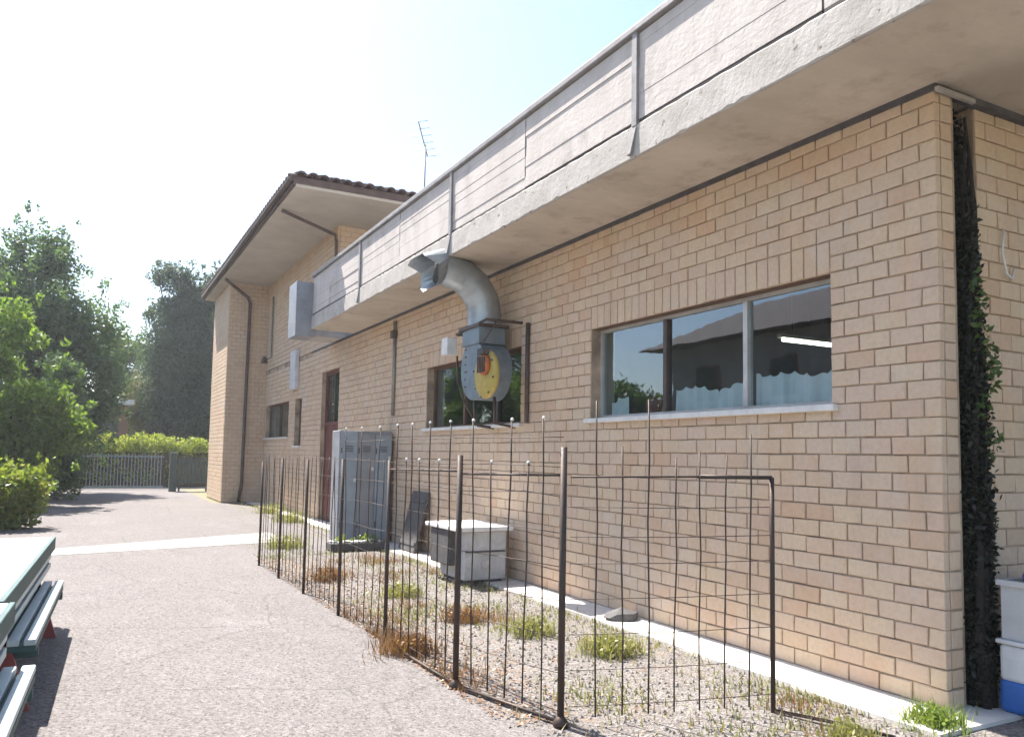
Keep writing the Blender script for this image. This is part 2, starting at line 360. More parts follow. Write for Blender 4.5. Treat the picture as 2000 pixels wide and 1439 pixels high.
def build_bricks(items, parent, nsingle):
    """items: (kind, point, rot). nearest visible ones are objects, the others one joined mesh"""
    def area(it):
        p, rz = it[1], it[2]; d2 = p[0] ** 2 + p[1] ** 2 + (p[2] - 1.6) ** 2
        fac = (p[0] if rz else p[1]) / math.sqrt(d2); return (2 if it[0] == 'full' else 1) * fac / d2
    vis = [it for it in items if visible(it[1])]; vis.sort(key=area, reverse=True)
    single = set(id(it) for it in vis[:nsingle]); mb_v = []; mb_f = []; o = 0
    for it in items:
        kind, p, rz = it; k = random.randrange(8); jy = random.uniform(-.003, .002)
        cz, sz = (0, -1) if rz else (1, 0)
        p = (p[0] + (jy if rz else 0), p[1] + (0 if rz else jy), p[2])
        if id(it) in single:
            b = link('brick', SHM[kind][k], parent); b.location = p; b.rotation_euler = (random.gauss(0, .004), random.gauss(0, .007), rz)
        else:
            m = SH[kind][k]
            mb_v += [(v[0] * cz - v[1] * sz + p[0], v[0] * sz + v[1] * cz + p[1], v[2] + p[2]) for v in m.v]
            mb_f += [tuple(i + o for i in f) for f in m.f]; o += len(m.v)
    me = bpy.data.meshes.new('brickwork'); me.from_pydata(mb_v, [], mb_f); me.materials.append(MATS['brick']); me.update()
    stuff(link('brickwork', me, parent))

def window(parent, y0, y1, z0, z1, mull, X=WX, rec=.13, framemat='wood_frame', curtain=None):
    """opening in a wall facing -X: frame, panes, mullions, sill"""
    x = X + rec; win = MB(); t = .038
    win.box((x, y0, z0), (x + .06, y0 + t, z1)); win.box((x, y1 - t, z0), (x + .06, y1, z1)); win.box((x, y0 + t, z1 - t), (x + .06, y1 - t, z1)); win.box((x, y0 + t, z0), (x + .06, y1 - t, z0 + t))
    f = win.build('window', framemat, parent)
    lin = MB(); lin.box((X + .016, y0 - .01, z1 - .004), (X + .19, y1 + .01, z1 + .02)); lin.build('lintel', 'wood_frame', f)
    mull = sorted(mull); ys = [y0 + t] + [m for m, _ in mull] + [y1 - t]
    for m, mm in mull:
        MB().box((x - .012, m - .026, z0 + t), (x + .055, m + .026, z1 - t)).build('mullion', mm, f)
    for a, b in zip(ys[:-1], ys[1:]):
        MB().box((x + .025, a + .002, z0 + t + .002), (x + .031, b - .002, z1 - t - .002)).build('pane', 'window_glass', f)
    MB().bbox((X - .055, y0 - .06, z0 - .05), (x + .005, y1 + .06, z0), .008).build('sill', 'marble_sill', f)
    rv = MB()
    rv.box((X + .05, y0 - .012, z0), (x + .2, y0 - .001, z1 - .005)); rv.box((X + .05, y1 + .001, z0), (x + .2, y1 + .012, z1 - .005)); rv.build('reveal', 'plaster_soffit', f)
    return f
def drape(parent, X, y0, y1, z0, z1, amp=.022, step=.008):
    n = int((y1 - y0) / step); vs = []; fs = []
    for i in range(n + 1):
        y = y0 + (y1 - y0) * i / n; xx = X + amp * math.sin(y * 46 + 2 * math.sin(y * 5)) + amp * .8 * math.sin(y * 19 + 1)
        top = z1 + .012 * math.sin(y * 46) + .02 * math.sin(y * 11) - .05 * abs(math.sin(y * 3.1))
        vs += [(xx, y, z0), (xx * .7 + X * .3, y, top)]
        if i: fs.append((2 * i - 2, 2 * i, 2 * i + 1, 2 * i - 1))
    mb = MB().add(vs, fs, True); return mb.build('curtain', 'curtain', parent)

# ------------------------------------------------------------------ the long brick wing
wing = thing('brick_building', 'long single storey brick building with windows under a projecting concrete balcony', 'building')
Y0, Y1 = 3.25, 20.0
holes = [(.875, 4.125, 2.0, 3.0), (5.75, 9.0, 2.0, 3.0), (14.25, 15.75, 0, 3.5)]
sold = [(.875, 4.125, 3.0, 3.25), (5.75, 9.0, 3.0, 3.25)]
pl, rz = faceX(WX, Y0)
items = [(k, p, rz) for k, p in lay(Y1 - Y0, .03, 33, pl, [(a, b, c + .03, d + .03) for a, b, c, d in holes[:2]] + [(14.25, 15.75, 0, 3.53)], [(a, b, c + .03, d + .03) for a, b, c, d in sold])]
pl2, rz2 = faceY(WX + .052, Y0); items += [(k, p, rz2) for k, p in lay(.125, .03, 33, pl2, off=1)]
pl3, rz3 = faceY(5.42, Y0 + .04); items += [(k, p, rz3) for k, p in lay(2.0, .03, 33, pl3)]
items = [(k, (p[0], p[1], p[2]), r) for k, p, r in items]
build_bricks(items, wing, 300)
# wall cores with real openings
core = MB(); cx0, cx1 = WX + .014, WX + .20
def wallcore(mb, x0, x1, y0, y1, z0, z1, hs):
    ys = sorted(set([y0, y1] + [h for a in hs for h in a[:2]]))
    for a, b in zip(ys[:-1], ys[1:]):
        hh = [h for h in hs if h[0] <= a and h[1] >= b]
        if not hh: mb.box((x0, a, z0), (x1, b, z1))
        for h in hh:
            if h[2] > z0: mb.box((x0, a, z0), (x1, b, h[2]))
            if h[3] < z1: mb.box((x0, a, h[3]), (x1, b, z1))
W1 = (4.125, 7.375, 2.03, 3.03); W2 = (9.0, 12.25, 2.03, 3.03); D1 = (17.5, 19.0, 0.0, 3.53)
wallcore(core, cx0, cx1, 3.264, 20.0, 0, 4.12, [W1, W2, D1])
core.box((cx1, 3.264, 0), (5.13, 3.62, 4.12)); core.box((5.13, 3.62, 0), (5.42, 3.8, 4.12)); core.box((5.42, 3.304, 0), (12.5, 3.8, 4.12))
core.build('wall', 'mortar', wing)
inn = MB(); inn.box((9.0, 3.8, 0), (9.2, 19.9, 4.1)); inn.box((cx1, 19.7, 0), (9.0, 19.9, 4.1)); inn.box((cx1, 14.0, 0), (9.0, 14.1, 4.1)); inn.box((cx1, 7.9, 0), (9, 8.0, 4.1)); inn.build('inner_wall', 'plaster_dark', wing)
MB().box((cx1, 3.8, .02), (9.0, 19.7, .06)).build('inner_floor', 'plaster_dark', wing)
# dark band where the wall meets the slab
fl = MB(); fl.box((WX - .02, 3.235, 4.105), (WX + .1, 19.99, 4.15)); fl.box((WX + .1, 3.235, 4.105), (5.16, 3.3, 4.15)); fl.box((5.16, 3.235, 4.105), (7.4, 3.30, 4.15)); fl.build('dark_band', 'dark_band', wing)
MB().box((WX - .03, 3.205, 4.085), (5.30, 3.232, 4.115)).build('cap_strip', 'concrete_edge', wing)
f1 = window(wing, *W1, [(6.23, 'dark_frame'), (5.13, 'alu_frame')], framemat='alu_frame')
drape(f1, 5.14, 4.2, 5.1, 2.07, 2.36); drape(f1, 5.15, 5.16, 6.18, 2.07, 2.31); drape(f1, 5.14, 6.95, 7.3, 2.07, 2.25)
f2 = window(wing, *W2, [(11.0, 'wood_frame'), (9.9, 'dark_frame')])
# door with transom
dr = MB(); dr.box((WX + .1, 17.5, .0), (WX + .18, 17.58, 3.53)); dr.box((WX + .1, 18.92, 0), (WX + .18, 19.0, 3.53)); dr.box((WX + .1, 17.58, 3.45), (WX + .18, 18.92, 3.53)); dr.box((WX + .1, 17.58, 2.25), (WX + .18, 18.92, 2.33))
d = dr.build('door', 'door_red', wing)
MB().box((WX + .12, 17.58, 0.02), (WX + .16, 18.23, 2.25)).build('door_leaf', 'door_red', d); MB().box((WX + .12, 18.25, 0.02), (WX + .16, 18.92, 2.25)).build('door_leaf', 'door_red', d)
MB().box((WX + .135, 17.58, 2.33), (WX + .141, 18.23, 3.45)).build('pane', 'window_glass', d); MB().box((WX + .135, 18.27, 2.33), (WX + .141, 18.92, 3.45)).build('pane', 'window_glass', d)
MB().box((WX + .115, 18.23, 2.33), (WX + .165, 18.27, 3.45)).build('mullion', 'dark_frame', d)
MB().tube([(WX + .12, 18.3, 1.0), (WX + .07, 18.3, 1.0), (WX + .07, 18.42, 1.0)], .012).build('handle', 'steel_post', d)
# balcony slab, parapet panels, posts, rail
SX, SB, ST, PT = 3.98, 4.15, 4.44, 5.24
sl = MB(); sl.box((SX + .03, .5, SB), (14, 16.4, ST - .03)); sl.build('balcony_slab', 'concrete_slab', wing)
eb = MB(); n = 220
es = [(.45 + (16.4 - .45) * i / n) for i in range(n + 1)]; rr = random.Random(5)
vs = []; fs = []
for i, y in enumerate(es):
    ch = rr.uniform(0, .012); cb = .008 + (rr.uniform(.006, .02) if rr.random() < .2 else 0)
    vs += [(SX + .03, y, SB - .001), (SX + cb, y, SB - .001), (SX, y, SB + cb), (SX, y, ST - .012 - ch), (SX + .012 + ch, y, ST), (SX + .16, y, ST)]
    if i: fs += [((i - 1) * 6 + k, (i - 1) * 6 + k + 1, i * 6 + k + 1, i * 6 + k) for k in range(5)]
eb.add(vs, fs); eb.build('slab_edge', 'concrete_edge', wing)
joints = [.5, 1.42, 3.38, 5.33, 7.29, 9.24, 11.19, 13.12, 15.06, 16.4]
thick = {5.33, 9.24, 13.12, 1.42}
for a, b in zip(joints[:-1], joints[1:]):
    ga = .035 if a in thick else .008; gb = .035 if b in thick else .008
    for k in range(7):          # shuttering boards cast into each panel
        zz0 = ST + .03 + k * .111; zz1 = zz0 + .109
        MB().box((SX + .012 + random.uniform(0, .009), a + ga, zz0), (SX + .09, b - gb, min(zz1, PT - .015))).build('board_course', 'concrete_panel', wing)
    MB().box((SX + .085, a + ga + .001, ST + .03), (SX + .12, b - gb - .001, PT - .03)).build('parapet_panel', 'concrete_panel', wing)
for j in joints[1:-1]:
    if j in thick:
        MB().box((SX - .012, j - .034, ST - .02), (SX + .06, j + .034, PT + .01)).build('post', 'steel_post', wing)
        MB().prism([(SX - .012, j - .03, ST - .04), (SX - .035, j + .02, SB + .03), (SX - .035, j + .075, SB + .03), (SX - .012, j + .034, ST - .04)], (.04, 0, 0)).build('bracket', 'steel_post', wing)
    else: MB().box((SX + .02, j - .006, ST), (SX + .05, j + .006, PT - .02)).build('joint', 'joint_dark', wing)
MB().box((SX + .02, .5, ST + .001), (SX + .1, 16.4, ST + .029)).build('slab_joint', 'joint_dark', wing)  # dark recessed joint between slab and parapet
MB().bbox((SX - .025, .46, PT), (SX + .14, 16.42, PT + .065), .01).build('coping', 'steel_post', wing)
MB().box((SX + .12, .5, ST), (14, .62, PT)).build('end_parapet', 'concrete_panel', wing)
# end bay of the balcony, a little further out
MB().bbox((3.66, 16.42, 4.0), (SX + .1, 17.1, 5.14), .012).build('end_box', 'sheet_grey', wing)  # grey darker than the parapet concrete, this bay's shade put into it
MB().box((SX + .05, 17.3, SB), (WX + .3, 18.1, PT)).build('end_parapet', 'concrete_panel', wing)
MB().tube([(WX - .03, 13.8, 4.04), (WX - .03, 13.8, 2.3)], .035).build('downpipe', 'pipe_grey', wing)
MB().bbox((WX - .10, 13.73, 3.72), (WX, 13.87, 3.86), .01).build('pipe_box', 'dark_frame', wing)
MB().tube([(WX - .03, 8.78, 3.3), (WX - .03, 8.78, 2.02)], .03).build('downpipe', 'dark_frame', wing)
MB().tube([(5.70, 3.27, 3.28), (5.66, 3.26, 3.1), (5.69, 3.25, 2.95), (5.76, 3.255, 2.92), (5.8, 3.26, 3.0)], .008).build('cable', 'white_paint', wing)

# ------------------------------------------------------------------ two-storey house behind
house = thing('brick_house', 'taller two storey brick house with wide tiled eaves at the far end', 'house')
hit = []
pl, rz = faceX(WX, 20.0); SW = (2.5, 5.75, 2.03, 3.03); NW = (1.0, 1.75, 1.78, 3.03)
hit += [(k, p, rz) for k, p in lay(6.0, .03, 32, pl, [SW, NW])]
pl, rz = faceX(WX, 18.0); hit += [(k, p, rz) for k, p in lay(8.0, 4.155, 22, pl)]
pl, rz = faceY(WX + .052, 18.0); hit += [(k, p, rz) for k, p in lay(4.0, 4.155, 22, pl)]
pl, rz = faceY(3.72, 26.0); hit += [(k, p, rz) for k, p in lay(1.25, .03, 55, pl)]
pl, rz = faceX(3.72, 26.055); hit += [(k, p, rz) for k, p in lay(3.25, .03, 55, pl)]
build_bricks(hit, house, 240)
hc = MB(); wallcore(hc, cx0, cx1, 20.0, 26.0, 0, 4.14, [(20 + SW[0], 20 + SW[1], SW[2], SW[3]), (20 + NW[0], 20 + NW[1], NW[2], NW[3])])
hc.box((cx0, 18.014, 4.155), (12, 29.3, 6.88)); hc.box((3.734, 26.014, 0), (12, 29.3, 6.9)); hc.build('wall', 'mortar', house)
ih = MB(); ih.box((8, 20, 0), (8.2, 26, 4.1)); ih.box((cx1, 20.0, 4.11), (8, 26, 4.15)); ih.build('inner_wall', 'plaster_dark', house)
window(house, 20 + SW[0], 20 + SW[1], SW[2], SW[3], [(24.2, 'dark_frame')])
window(house, 20 + NW[0], 20 + NW[1], NW[2], NW[3], [])
EX, EY0, EY1, EX1 = 3.4, 15.75, 29.6, 13.0
MB().box((EX + .02, EY0 + .02, 6.9), (EX1, EY1, 7.0)).build('soffit', 'plaster_soffit', house)
rf = MB(); zr = 7.02
rf.add([(EX, EY0, zr), (EX1, EY0, zr), (EX1, EY1, zr), (EX, EY1, zr), (7.6, 20.2, zr + 1.2), (8.6, 20.2, zr + 1.2), (8.6, 25.2, zr + 1.2), (7.6, 25.2, zr + 1.2)],
       [(0, 1, 5, 4), (1, 2, 6, 5), (2, 3, 7, 6), (3, 0, 4, 7), (4, 5, 6, 7), (3, 2, 1, 0)])
rf.add([(EX, EY0, 7.0), (EX1, EY0, 7.0), (EX1, EY0, 7.13), (EX, EY0, 7.13)], [(0, 1, 2, 3)]) if False else None
roof = rf.build('roof', 'roof_tile', house)
def tile_mesh():
    mb = MB(); n = 6; L = .5; vs = []; fs = []
    for j, (y, r) in enumerate(((-.06, .115), (L, .095))):
        for rr_ in (r, r - .022):
            for k in range(n + 1):
                a = math.pi * k / n; vs.append((rr_ * math.cos(a), y, rr_ * math.sin(a) * .85))
    m = n + 1
    for k in range(n):
        fs += [(k, k + 1, 2 * m + k + 1, 2 * m + k), (m + k + 1, m + k, 3 * m + k, 3 * m + k + 1), (k + 1, k, m + k, m + k + 1)]
    mb.add(vs, fs, True); return mb.mesh('tile', 'roof_tile')
TM = tile_mesh(); x = EX + .1
while x < 8.4:
    for rowi in range(2):
        t = link('tile', TM, roof); t.location = (x + random.uniform(-.008, .008), EY0 - .05 + rowi * .3, 7.10 + rowi * .085 + random.uniform(-.01, .01)); t.rotation_euler = (.16, 0, random.uniform(-.03, .03))
    x += .235
y = EY0 + .12
while y < EY1:
    t = link('tile', TM, roof); t.location = (EX - .04, y, 7.09 + random.uniform(-.006, .006)); t.rotation_euler = (.16, 0, -math.pi / 2); y += .235
ed = MB(); ed.box((EX - .03, EY0 - .01, 6.93), (EX + .015, EY1, 7.08)); ed.box((EX + .015, EY0 - .01, 6.96), (EX1, EY0 + .015, 7.10)); ed.build('fascia', 'roof_tile', house)
gu = MB(); gu.tube([(EX - .07, EY0, 7.04), (EX - .07, EY1, 7.0)], .055, 8); gu.build('gutter', 'pipe_brown', house)
MB().tube([(3.5, 17.4, 6.86), (4.82, 17.86, 6.62), (4.86, 17.9, 6.5), (4.86, 17.9, 5.3)], .04).build('downpipe', 'pipe_brown', house)
MB().tube([(3.5, 25.4, 6.86), (4.25, 25.85, 6.45), (4.34, 25.92, 6.3), (4.30, 25.92, .6), (4.22, 25.9, .05)], .05).build('downpipe', 'pipe_brown', house)
MB().bbox((WX - .12, 21.4, 3.3), (WX, 22.0, 4.35), .02).build('wall_cabinet', 'pipe_white', house)
MB().tube([(WX - .05, 25.0, 6.4), (WX - .05, 25.0, 4.5), (WX - .2, 25.0, 4.42)], .03).build('cable_pipe', 'pipe_grey', house)
MB().lathe([(.02, .12), (.07, .1), (.11, -.05), (.10, -.08), (.02, -.06)], (WX - .25, 25.0, 4.4), 14).build('wall_lamp', 'dark_frame', house)
MB().tube([(WX - .06, 20.4, 5.9), (WX - .06, 20.4, 4.9), (WX - .22, 20.4, 4.82)], .03).build('cable_pipe', 'dark_frame', house)
MB().lathe([(.02, .12), (.07, .1), (.12, -.05), (.11, -.08), (.02, -.06)], (WX - .28, 20.4, 4.8), 14).build('wall_lamp', 'dark_frame', house)
an = thing('antenna', 'thin television antenna standing on the tiled house roof', 'antenna')
MB().tube([(8.6, 22, 7.9), (8.6, 22, 11.0)], .025, 6).build('mast', 'steel_post', an)
MB().tube([(8.75, 22.2, 10.7), (8.2, 21.6, 11.45)], .018, 6).build('boom', 'steel_post', an)
for k in range(6):
    t = k / 5; c = Vector((8.75 - .55 * t, 22.2 - .6 * t, 10.7 + .75 * t)); MB().tube([c + Vector((-.22, .2, 0)), c + Vector((.22, -.2, 0))], .01, 5).build('element', 'steel_post', an)

# ------------------------------------------------------------------ lamp and pot seen through the window
lp = thing('ceiling_lamp', 'lit white tube lamp seen through the right pane of the large window', 'lamp')
MB().tube([(6.75, 6.3, 2.94), (7.65, 6.3, 2.94)], .02, 8).build('tube', 'tube_light', lp)
MB().box((6.7, 6.26, 2.962), (7.7, 6.34, 3.0)).build('fitting', 'white_paint', lp)
lc = MB(); lc.tube([(6.9, 6.3, 3.0), (6.9, 6.3, 4.14)], .006, 5); lc.tube([(7.5, 6.3, 3.0), (7.5, 6.3, 4.14)], .006, 5); lc.build('cord', 'dark_frame', lp)
tb = thing('window_shelf', 'low shelf inside the large window behind the curtains', 'shelf')
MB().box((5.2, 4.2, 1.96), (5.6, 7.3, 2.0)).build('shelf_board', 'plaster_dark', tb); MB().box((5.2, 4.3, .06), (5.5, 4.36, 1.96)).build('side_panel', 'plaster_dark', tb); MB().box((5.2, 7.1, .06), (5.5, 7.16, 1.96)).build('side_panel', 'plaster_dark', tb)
tag(MB().lathe([(0, 0), (.09, 0), (.13, .1), (.14, .2), (.1, .26), (.09, .25), (.12, .2), (0, .03)], (5.33, 6.68, 2.0), 18).build('flower_pot', 'red_pot'), 'dark red round pot inside the left pane of the large window', 'pot')

# ------------------------------------------------------------------ exhaust fan with elbow duct
fan = thing('exhaust_fan', 'grey kitchen exhaust fan with curved duct and yellow motor over the second window', 'fan')
cyy, czz = 9.35, 2.72
sc = []
for k in range(28):
    a = 2 * math.pi * k / 28; r = .34 + .12 * (k / 28); sc.append((cyy + r * math.cos(a + 1.57), czz + r * math.sin(a + 1.57)))
MB().prism([(4.42, yy, zz) for yy, zz in sc], (.36, 0, 0)).build('housing', 'fan_blue', fan)
MB().bbox((4.40, 9.2, 3.05), (4.79, 9.72, 3.30), .012).build('collar_box', 'fan_blue', fan)
fr_ = MB(); fr_.box((4.37, 9.15, 3.27), (4.82, 9.78, 3.31)); fr_.build('flange', 'dark_frame', fan)
Mx = Matrix.Rotation(-math.pi / 2, 3, 'Y')
MB().lathe([(0, 0), (.30, 0), (.31, .02), (.30, .05), (.27, .07), (.0, .08)], (4.42, 8.93, 2.62), 24, Mx).build('motor_cover', 'motor_yellow', fan)
MB().lathe([(0, 0), (.13, 0), (.13, .05), (.1, .07), (0, .07)], (4.345, 8.86, 2.73), 18, Mx).build('motor', 'motor_orange', fan)
for k in range(8):
    a = 2 * math.pi * k / 8 + .2; MB().lathe([(0, 0), (.014, 0), (.014, .012), (0, .016)], (4.345, 8.93 + .285 * math.cos(a), 2.62 + .285 * math.sin(a)), 6, Mx).build('bolt', 'dark_frame', fan)
for k in range(5): MB().box((4.262, 8.76 + k * .045, 2.63), (4.28, 8.775 + k * .045, 2.83)).build('vent_slot', 'dark_frame', fan)
MB().bbox((4.27, 8.80, 2.86), (4.36, 8.98, 2.94), .008).build('junction_box', 'crate_dark', fan)
MB().tube([(4.3, 8.9, 2.94), (4.32, 8.86, 3.05), (4.4, 8.84, 3.18), (4.5, 8.9, 3.3)], .01, 6).build('cable', 'dark_frame', fan)
for k in range(7): MB().box((4.415, 9.62 - .02 * (k % 2), 2.4 + k * .1), (4.421, 9.66, 2.42 + k * .1)).build('rivet', 'dark_frame', fan)
path = [(4.6, 9.46, 3.3)]
for k in range(8):
    a = rad(78) * k / 7; path.append((4.6 - .58 * (1 - math.cos(a)), 9.46, 3.45 + .56 * math.sin(a)))
path.append((3.96, 9.46, 4.05))
rs = [.225] + [.225] * 8 + [.235]
dm = MB(); dm.tube(path, rs, 20, cap=False); dm.build('duct', 'zinc', fan)
for k in (1, 3, 5, 7):
    p0, p1 = Vector(path[k]), Vector(path[k + 1]); dd = (p1 - p0).normalized(); MB().tube([p0 - dd * .012, p0 + dd * .012], .232, 20, cap=False).build('seam', 'zinc', fan)
cw = MB(); e = Vector(path[-1])
def ringrect(x, hy, hz0, hz1, n=20):
    out = []
    for k in range(n):
        a = 2 * math.pi * k / n; c_, s_ = math.cos(a), math.sin(a); m_ = max(abs(c_), abs(s_)); out.append((x, 9.46 + hy * c_ / m_, (hz0 + hz1) / 2 + (hz1 - hz0) / 2 * s_ / m_))
    return out
r0 = [(e.x, 9.46 + .235 * math.cos(2 * math.pi * k / 20), e.z + .235 * math.sin(2 * math.pi * k / 20)) for k in range(20)]
r1 = [(x + (-.13 if z > 4.0 else .06), y, z) for x, y, z in ringrect(3.74, .30, 3.74, 4.13)]
cw.add(r0 + r1, [(k, (k + 1) % 20, 20 + (k + 1) % 20, 20 + k) for k in range(20)])
cw.build('cowl', 'zinc', fan)
MB().bbox((4.3, 10.0, 2.98), (4.45, 10.2, 3.22), .01).build('switch_box', 'white_paint', fan)
br = MB(); br.tube([(4.4, 8.98, 3.33), (4.92, 8.98, 3.33)], .02, 6); br.tube([(4.4, 9.9, 3.25), (4.92, 9.9, 3.25)], .02, 6); br.tube([(4.4, 8.98, 3.33), (4.4, 9.9, 3.25)], .018, 6); br.build('bracket', 'dark_frame', fan)
MB().tube([(4.5, 10.1, 2.98), (4.5, 10.05, 2.6), (4.55, 9.9, 2.3), (4.7, 9.8, 2.0), (4.9, 9.8, 1.98)], .014, 6).build('cable', 'dark_frame', fan)
st = MB(); st.tube([(4.62, 9.75, 2.38), (4.62, 9.75, 2.02), (4.92, 9.75, 1.98)], .02, 6); st.tube([(4.62, 9.15, 2.36), (4.62, 9.15, 2.02), (4.92, 9.15, 1.98)], .02, 6); st.build('stand', 'dark_frame', fan)

# ------------------------------------------------------------------ fence along the road edge
fence = thing('mesh_fence', 'dark iron mesh fence with posts along the asphalt edge', 'fence')
runL = [(2.21, 11.62), (2.22, 10.38), (2.24, 9.15), (2.26, 7.80), (2.29, 6.50), (2.31, 5.09), (2.56, 4.12)]
hts = [1.46, 1.52, 1.52, 1.54, 1.55, 1.60, 1.66]
rod_mesh = {}
def rod(parent, p, h, r, m='fence_iron', tip=False):
    key = (round(h, 2), r)
    if key not in rod_mesh: rod_mesh[key] = MB().tube([(0, 0, 0), (.004, -.003, h * .3), (-.003, .006, h * .6), (.002, -.002, h * .8), (.006, .004, h)], r, 6).mesh('rod', m)
    o = link('rod', rod_mesh[key], parent); o.location = p; o.rotation_euler = (random.gauss(0, .010), random.gauss(0, .010), random.random() * 6.28)
    if tip:
        if 'tip' not in rod_mesh: rod_mesh['tip'] = MB().lathe([(0, -.012), (.010, -.006), (.012, 0), (.009, .008), (0, .014)], (0, 0, 0), 8).mesh('tip', 'tip_white')
        t = link('tip', rod_mesh['tip'], o); t.location = (0, 0, h)
    return o
for i, ((x, y), h) in enumerate(zip(runL, hts)):
    r = .017 if i < 5 else .021
    MB().tube([(x, y, -.02), (x, y, h)], r, 10).build('post', 'fence_iron', fence)
    if i >= 5: MB().lathe([(.0, 0), (.045, 0), (.05, .02), (.03, .05), (.02, .06)], (x, y, .008), 12).build('post_foot', 'fence_iron', fence)
for i in range(len(runL) - 1):
    a, b = Vector((*runL[i], 0)), Vector((*runL[i + 1], 0)); L = (b - a).length; nn = max(2, round(L / .175))
    for k in range(1, nn):
        p = a.lerp(b, k / nn); tall = k % 2 == 1 and i >= 3
        rod(fence, (p.x, p.y, .06), 1.78 if tall else 1.50, .0045 if i < 4 else .0055, tip=tall or k % 2 == 0 and i >= 4)
    for z in (.10, .31, .52, .73, .94, 1.15, 1.36, 1.54, 1.72):
        if z > 1.6 and i < 3: continue
        sag = [a.lerp(b, t) + Vector((random.gauss(0, .004), 0, z + random.gauss(0, .006))) for t in (0, .33, .66, 1)]
        MB().tube(sag, .0022 if i < 4 else .0026, 6).build('rail', 'fence_iron', fence)
    if i >= 4:
        MB().tube([a + Vector((0, 0, .03)), b + Vector((0, 0, .03))], .012, 6).build('bottom_rail', 'fence_iron', fence)
        MB().tube([a + Vector((0, 0, 1.47)), b + Vector((0, 0, 1.49))], .008, 6).build('top_rail', 'fence_iron', fence)
gate = thing('mesh_gate', 'square dark iron mesh panel closing the near end of the fence', 'gate')
A, Bp = Vector((2.60, 4.10, 0)), Vector((3.93, 3.77, 0))
MB().tube([(Bp.x, Bp.y, -.02), (Bp.x, Bp.y, 1.0), (Bp.x, Bp.y, 1.49)], .016, 10).build('post', 'fence_iron', gate)
MB().tube([A.lerp(Bp, .62) + Vector((0, 0, 1.49)), Bp + Vector((0, 0, 1.49))], .013, 8).build('top_rail', 'fence_iron', gate)
MB().tube([A + Vector((0, 0, 1.48)), A.lerp(Bp, .62) + Vector((0, 0, 1.49))], .006, 8).build('top_rail', 'fence_iron', gate)
for z in (.12, .33, .54, .75, .96, 1.12, 1.30):
    MB().tube([A + Vector((0, 0, z)), A.lerp(Bp, .5) + Vector((0, 0, z - .008)), Bp + Vector((0, 0, z))], .0026, 6).build('rail', 'fence_iron', gate)
for k in range(1, 8):
    p = A.lerp(Bp, k / 8); h = [1.9, 1.62, 1.92, 1.56, 1.6, 1.58, 1.72][k - 1]; rod(gate, (p.x, p.y, .05), h, .0055)
MB().tube([Bp + Vector((0, 0, .02)), Vector((4.04, 3.43, .035)), Vector((4.2, 3.1, .02))], .012, 6).build('bottom_rail', 'fence_iron', gate)

# ------------------------------------------------------------------ white box by the wall
bx = thing('white_box', 'pale boxy cabinet with bright flat lid standing against the brick wall', 'cabinet')
MB().bbox((4.16, 8.98, .06), (4.74, 9.75, .66), .015).build('body', 'box_grey', bx)
MB().bbox((4.02, 8.90, .665), (4.80, 9.95, .72), .012).build('lid', 'white_paint', bx)
MB().box((4.2, 9.02, 0.0), (4.7, 9.7, .06)).build('plinth', 'crate_dark', bx)
MB().box((4.17, 8.968, .40), (4.72, 8.979, .42)).build('groove', 'crate_dark', bx)
MB().box((4.40, 8.965, .20), (4.52, 8.979, .30)).build('plate', 'stone_white', bx)
MB().bbox((4.04, 9.2, .22), (4.15, 9.8, .66), .02).build('side_panel', 'crate_dark', bx)

# ------------------------------------------------------------------ grey sheet doors leaning by the wall
gd = thing('metal_cabinet', 'tall grey metal cabinet with two doors standing beyond the fence', 'cabinet')
MB().bbox((3.90, 13.72, .04), (4.87, 14.2, 2.0), .012).build('body', 'sheet_grey', gd)
for k, (a, b, m) in enumerate(((3.92, 4.22, 'sheet_blue'), (4.235, 4.54, 'sheet_grey'), (4.555, 4.85, 'sheet_blue'))):
    dd = MB().bbox((a, 13.695, .08 + .01 * k), (b, 13.715, 1.97 - .02 * k), .004).build('door_panel', m, gd)
    MB().box((b - .06, 13.68, 1.1 + .2 * k), (b - .02, 13.6945, 1.16 + .2 * k)).build('handle', 'tip_white', dd)
    for zz in (.3, 1.6): MB().box((a + .005, 13.688, zz), (a + .025, 13.6945, zz + .1)).build('hinge', 'crate_dark', dd)
    for q in range(4): MB().box((a + .08, 13.690, 1.72 - .03 * q), (b - .08, 13.6945, 1.732 - .03 * q)).build('vent_slot', 'crate_dark', dd)
cr = thing('dark_board', 'low dark board leaning on the wall beside the tall grey cabinet', 'board')
Mb = Matrix.Translation((4.66, 12.3, .04)) @ Matrix.Rotation(rad(14), 4, 'Y')
MB().bbox((-.02, -.35, 0), (.02, .35, .98), .006, Mb).build('sheet', 'crate_dark', cr)
MB().bbox((-.035, -.33, .1), (-.021, .33, .16), .003, Mb).build('batten', 'crate_dark', cr); MB().bbox((-.035, -.33, .8), (-.021, .33, .86), .003, Mb).build('batten', 'crate_dark', cr)
pt = thing('planter_trough', 'low dark planter with white stones in front of the tall grey cabinet', 'planter')
MB().bbox((3.55, 12.75, .02), (4.45, 13.1, .14), .012).build('trough', 'crate_dark', pt)
def rock(seed, s):
    r = random.Random(seed); import bmesh
    bm = bmesh.new(); bmesh.ops.create_icosphere(bm, subdivisions=2 if s > .1 else 1, radius=s)
    for v in bm.verts: v.co *= r.uniform(.82, 1.12); v.co.z *= .55; v.co.x *= 1.3
    me = bpy.data.meshes.new('stone'); bm.to_mesh(me); bm.free(); me.materials.append(MATS['stone_white']); return me
RK = [rock(s, .055) for s in range(4)]
for k in range(16):
    o = link('stone', RK[k % 4], pt); o.location = (3.6 + .052 * k, 12.78 + random.uniform(0, .25), .15); o.rotation_euler = (0, 0, random.random() * 6)
